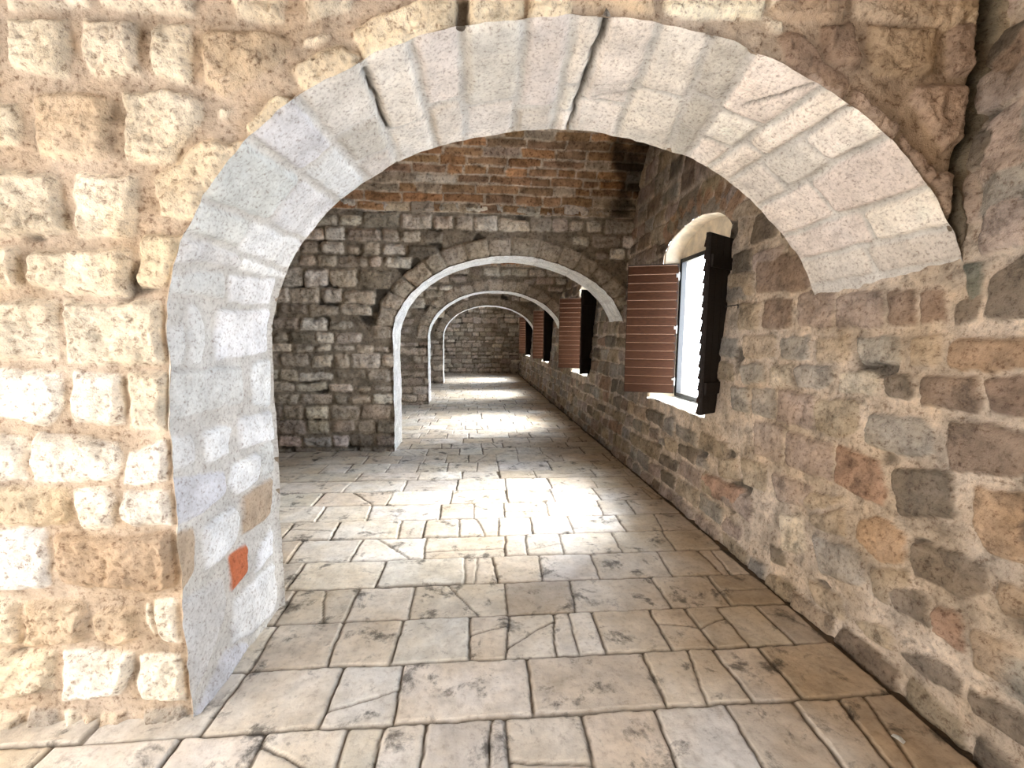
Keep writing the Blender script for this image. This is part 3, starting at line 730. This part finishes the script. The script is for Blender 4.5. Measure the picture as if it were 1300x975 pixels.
# ------------------------------------------------------------------ windows
XF = 2.30                                                          # inner plane of the frames
def make_window(n, w):
    y0, y1 = w; f0, f1 = y0+.06, y1-.08                            # splayed reveals
    root = bpy.data.objects.new('window_%d' % n, None); COL.objects.link(root); root.location = (XF, (y0+y1)/2, SILL); structure(root)
    off = Matrix.Translation(-root.location)
    # reveal: jambs and curved head, opening to the frame
    S = 26
    prof_in, prof_out = [], []
    def ring(yy0, yy1, x, hb):
        pts = [(yy0, SILL)]
        ww = (yy0, yy1)
        for i in range(S+1):
            y = yy0+(yy1-yy0)*i/S; pts.append((y, float(head(y, ww))+hb))
        pts.append((yy1, SILL)); return pts
    A_ = ring(y0, y1, None, 0); B_ = ring(f0, f1, None, -.02); C_ = B_
    nx = 9
    vs = [(float(xr(za))+.12, ya+(-.03 if i < len(A_)/2 else .03), za+(.03 if 0 < i < len(A_)-1 else 0)) for i, (ya, za) in enumerate(A_)]
    for k in range(nx):
        t = k/(nx-1)
        for (ya, za), (yb, zb) in zip(A_, B_):
            z = za+(zb-za)*t; y = ya+(yb-ya)*t
            x0 = float(xr(za)); x = x0+(XF+.02-x0)*t
            vs.append((x, y, z))
    for (yb, zb) in C_: vs.append((XF+.24, yb, zb)); nxx = nx+1
    vs = np.array(vs); vs = vs + wobble(vs)*.9
    m = len(A_)
    F = grid_faces(nx+2, m).reshape(-1,4)
    o = link_mesh('reveal', vs-np.array(root.location), F, M_REVEAL, root)
    # sill slab
    bm = bmesh.new()
    x0 = float(xr(SILL))+.012
    v = [bm.verts.new(p) for p in ((x0,y0+.005,SILL+.012),(x0,y1-.005,SILL+.012),(XF+.22,f1,SILL+.03),(XF+.22,f0,SILL+.03),
                                   (x0+.06,y0+.005,SILL-.06),(x0+.06,y1-.005,SILL-.06),(XF+.22,f1,SILL-.06),(XF+.22,f0,SILL-.06))]
    for q in ((0,1,2,3),(7,6,5,4),(0,4,5,1),(1,5,6,2),(2,6,7,3),(3,7,4,0)): bm.faces.new([v[i] for i in q])
    bmesh.ops.bevel(bm, geom=list(bm.edges), offset=.006, segments=2, affect='EDGES')
    bmesh.ops.transform(bm, matrix=off, verts=bm.verts)
    build('sill', bm, M_SILL, root)
    # frame with central mullion
    zb, zt = SILL+.03, 2.50
    bm = bmesh.new(); fw = .045
    for (a, b_, c, d) in ((f0,f0+fw,zb,zt),(f1-fw,f1,zb,zt),(f0,f1,zb,zb+fw),(f0,f1,zt-fw,zt)): box(bm, XF,XF+.06,a,b_,c,d,.004)
    ym = (f0+f1)/2; box(bm, XF+.01,XF+.05,ym-.03,ym+.03,zb+fw,zt-fw,.004)
    bmesh.ops.transform(bm, matrix=off, verts=bm.verts); build('frame', bm, M_IRON, root)
    for a, b_ in ((f0+fw, ym-.03), (ym+.03, f1-fw)):
        bm = bmesh.new(); box(bm, XF+.028,XF+.034,a-.006,b_+.006,zb+fw-.006,zt-fw+.006)
        bmesh.ops.transform(bm, matrix=off, verts=bm.verts); build('pane', bm, M_GLASS, root)
    # masonry closing the curved top above the frame
    bm = bmesh.new(); top = [(y, z) for y, z in B_[1:-1] if z > zt]
    loop = [(f0, zt)]+top+[(f1, zt)]
    ex = [[bm.verts.new((x, y, z+.03*(z > zt))) for y, z in loop] for x in (XF+.03, XF+.2)]
    bm.faces.new(ex[0]); bm.faces.new(ex[1][::-1])
    for i in range(len(loop)):
        j = (i+1) % len(loop); bm.faces.new((ex[0][i], ex[0][j], ex[1][j], ex[1][i]))
    bmesh.ops.transform(bm, matrix=off, verts=bm.verts); build('infill', bm, M_REVEAL, root)
    return f0, f1, zb, zt

def make_shutter(side):
    """leaf built with its hinge edge on the z axis and running along +x; louvres on the -y side, boarded back on +y"""
    root = bpy.data.objects.new('window_shutter', None); COL.objects.link(root)
    L, Z0, Z1 = (.56 if side == 'far' else .53), .03, 1.50
    bm = bmesh.new()
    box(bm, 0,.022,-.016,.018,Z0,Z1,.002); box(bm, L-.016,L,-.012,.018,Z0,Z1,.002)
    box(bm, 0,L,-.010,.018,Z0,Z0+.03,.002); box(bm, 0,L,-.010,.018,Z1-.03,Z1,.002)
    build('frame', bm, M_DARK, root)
    bm = bmesh.new(); n = 15; hh = (Z1-Z0-.02)/n
    for i in range(n):
        z = Z0+.01+i*hh
        Mx = Matrix.Translation((L/2,-.012,z+hh/2)) @ Matrix.Rotation(math.radians(-12),4,'X')
        box(bm, -L/2+.008, L/2-.004, -.008,.008,-hh/2-.004,hh/2-.004,.0025,Mx)
        nf = len(bm.faces); box(bm, -L/2+.008, L/2-.004, -.0125,-.007,hh/2-.010,hh/2-.005,.0008,Mx)      # pale lip: the line of light between slats, put into colour
        bm.faces.ensure_lookup_table()
        for f_ in bm.faces[nf:]: f_.material_index = 1
    build('slat_panel', bm, M_WOOD, root).data.materials.append(M_SLAT_LIGHT)
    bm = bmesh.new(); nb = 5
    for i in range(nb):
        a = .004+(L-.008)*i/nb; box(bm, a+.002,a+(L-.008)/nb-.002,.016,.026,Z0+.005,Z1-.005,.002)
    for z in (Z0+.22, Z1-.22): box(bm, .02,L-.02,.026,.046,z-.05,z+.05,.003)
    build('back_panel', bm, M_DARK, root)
    for z in (Z0+.14, (Z0+Z1)/2, Z1-.14):
        bm = bmesh.new(); rod(bm, (0,-.012,z-.045),(0,-.012,z+.045),.009); box(bm, .002,.03,-.020,-.016,z-.035,z+.035,.001)
        build('hinge', bm, M_STEEL, root)
    if side == 'near':
        bm = bmesh.new(); zz = .93
        rod(bm, (L*.45,.03,zz),(L*.45+.06,.16,zz+.005),.004,8); rod(bm,(L*.45+.06,.16,zz+.005),(L*.45+.06,.16,zz-.025),.004,8)
        bmesh.ops.create_uvsphere(bm, u_segments=10, v_segments=6, radius=.010, matrix=Matrix.Translation((L*.45,.028,zz)))
        build('stay_hook', bm, M_IRON, root, True)
    if side == 'far':                                               # the opposite hand
        for ch in root.children:
            ch.data.transform(Matrix.Diagonal((1,-1,1,1))); ch.data.flip_normals()
    return root

def copy_tree(src):
    r = src.copy(); COL.objects.link(r)
    for ch in src.children:
        c = ch.copy(); c.parent = r; COL.objects.link(c)
    return r
far0, near0 = make_shutter('far'), make_shutter('near')
names = [None, 'nearest window', 'second nearest window', 'third nearest window', 'farthest window']
used = {'far': False, 'near': False}
for n, w in enumerate(WIN):
    f0, f1, zb, zt = make_window(n+1, w)
    if n == 0:
        continue
    for side, proto in (('far', far0), ('near', near0)):
        o = proto if not used[side] else copy_tree(proto); used[side] = True
        if side == 'far':
            a = math.radians(180-19); o.location = (XF-.014, f1-.012, zb)
            o.rotation_euler = (0, 0, a)
            o['label'] = 'red-brown louvred wooden shutter swung open on the far side of the %s' % names[n]
        else:
            a = math.radians(180+33); o.location = (XF-.022, f0+.022, zb)
            o.rotation_euler = (0, 0, a)
            o['label'] = 'black-backed shutter swung open on the near side of the %s' % names[n]
        o['category'] = 'shutter'; o['group'] = 'open wooden shutters of the right wall windows'

# small white scrap lying on the floor by the right wall
q = bpy.data.meshes.new('paper_scrap')
bm = bmesh.new()
vs = [bm.verts.new(p) for p in ((-.012,-.02,.001),(.006,-.022,.004),(.013,-.002,.010),(.010,.02,.003),(-.008,.022,.002),(-.014,.002,.007),(0,0,.013))]
for i in range(6): bm.faces.new((vs[i], vs[(i+1) % 6], vs[6]))
r_ = bmesh.ops.solidify(bm, geom=list(bm.faces), thickness=.0015)
bm.to_mesh(q); bm.free(); q.materials.append(M_PAPER)
ps = bpy.data.objects.new('paper_scrap', q); COL.objects.link(ps); ps.location = (1.70, 1.49, .003); ps.rotation_euler = (0,0,.5)
ps['label'] = 'tiny crumpled white paper scrap on the flagstones near the right wall'; ps['category'] = 'litter'

# ------------------------------------------------------------------ light: daylight through the openings
SKY = 5.0
wd = bpy.data.worlds.new('overcast_sky'); scene.world = wd; wd.use_nodes = True
nt = wd.node_tree; bg = nt.nodes['Background']; bg.inputs[1].default_value = SKY
tc = N(nt, 'ShaderNodeTexCoord'); sp = N(nt, 'ShaderNodeSeparateXYZ'); nt.links.new(tc.outputs['Generated'], sp.inputs[0])
mr = N(nt, 'ShaderNodeMapRange'); nt.links.new(sp.outputs['X'], mr.inputs['Value'])
for k, v_ in (('From Min',-.4),('From Max',.3),('To Min',0.),('To Max',1.)): mr.inputs[k].default_value = v_
rp = ramp(nt, [(0.,(1.07,1.0,.925)),(1.,(1.55,1.74,1.96))], mr.outputs[0])   # warm haze behind, clear bluish sky off the windows
nt.links.new(rp.outputs[0], bg.inputs[0])
def portal(name, loc, rot, sx, sy):
    l = bpy.data.lights.new(name, 'AREA'); l.shape = 'RECTANGLE'; l.size, l.size_y = sx, sy; l.cycles.is_portal = True
    o = bpy.data.objects.new(name, l); COL.objects.link(o); o.location = loc; o.rotation_euler = rot
for i, w in enumerate(WIN):
    portal('window_daylight', (XF+.23, (w[0]+w[1])/2, (SILL+2.5)/2), (0, math.pi/2, 0), 1.70, 1.40)
portal('doorway_daylight', (XL-.05, (DOOR[0]+DOOR[1])/2, DOOR[2]/2), (0, -math.pi/2, 0), DOOR[2], DOOR[1]-DOOR[0])
sun = bpy.data.lights.new('hazy_sun', 'SUN'); sun.energy = 15; sun.angle = math.radians(38); sun.color = (1,.97,.92)
so = bpy.data.objects.new('hazy_sun', sun); COL.objects.link(so)
sd = Vector((-math.cos(math.radians(38)), -.10, -math.sin(math.radians(38))))
so.rotation_euler = sd.to_track_quat('-Z', 'Y').to_euler()

# ------------------------------------------------------------------ camera
F_PX, PCX, PCY, VPX, VPY = 560., 650., 487.5, 604., 429.
yv = Vector(((VPX-PCX)/F_PX, (VPY-PCY)/F_PX, 1)).normalized()         # world Y in camera axes (right, down, forward)
xv = Vector((yv.z, 0, -yv.x)).normalized()
zv = xv.cross(yv)
if zv.y > 0: zv = -zv
right = Vector((xv.x, yv.x, zv.x)); down = Vector((xv.y, yv.y, zv.y)); fwd = Vector((xv.z, yv.z, zv.z))
cam = bpy.data.cameras.new('camera'); cam.sensor_width = 36; cam.lens = 36*F_PX/1300; cam.clip_start = .05; cam.clip_end = 200
co = bpy.data.objects.new('camera', cam); COL.objects.link(co)
Mc = Matrix((( right.x, -down.x, -fwd.x, 0), (right.y, -down.y, -fwd.y, 0), (right.z, -down.z, -fwd.z, 1.6), (0,0,0,1)))
co.matrix_world = Mc
scene.camera = co

scene.view_settings.view_transform = 'Standard'; scene.view_settings.look = 'None'
scene.view_settings.exposure = 1.5; scene.view_settings.gamma = 1.0; scene.view_settings.use_curve_mapping = False
scene.cycles.use_denoising = True
scene.cycles.max_bounces = 8; scene.cycles.diffuse_bounces = 3
scene.cycles.sample_clamp_indirect = 8
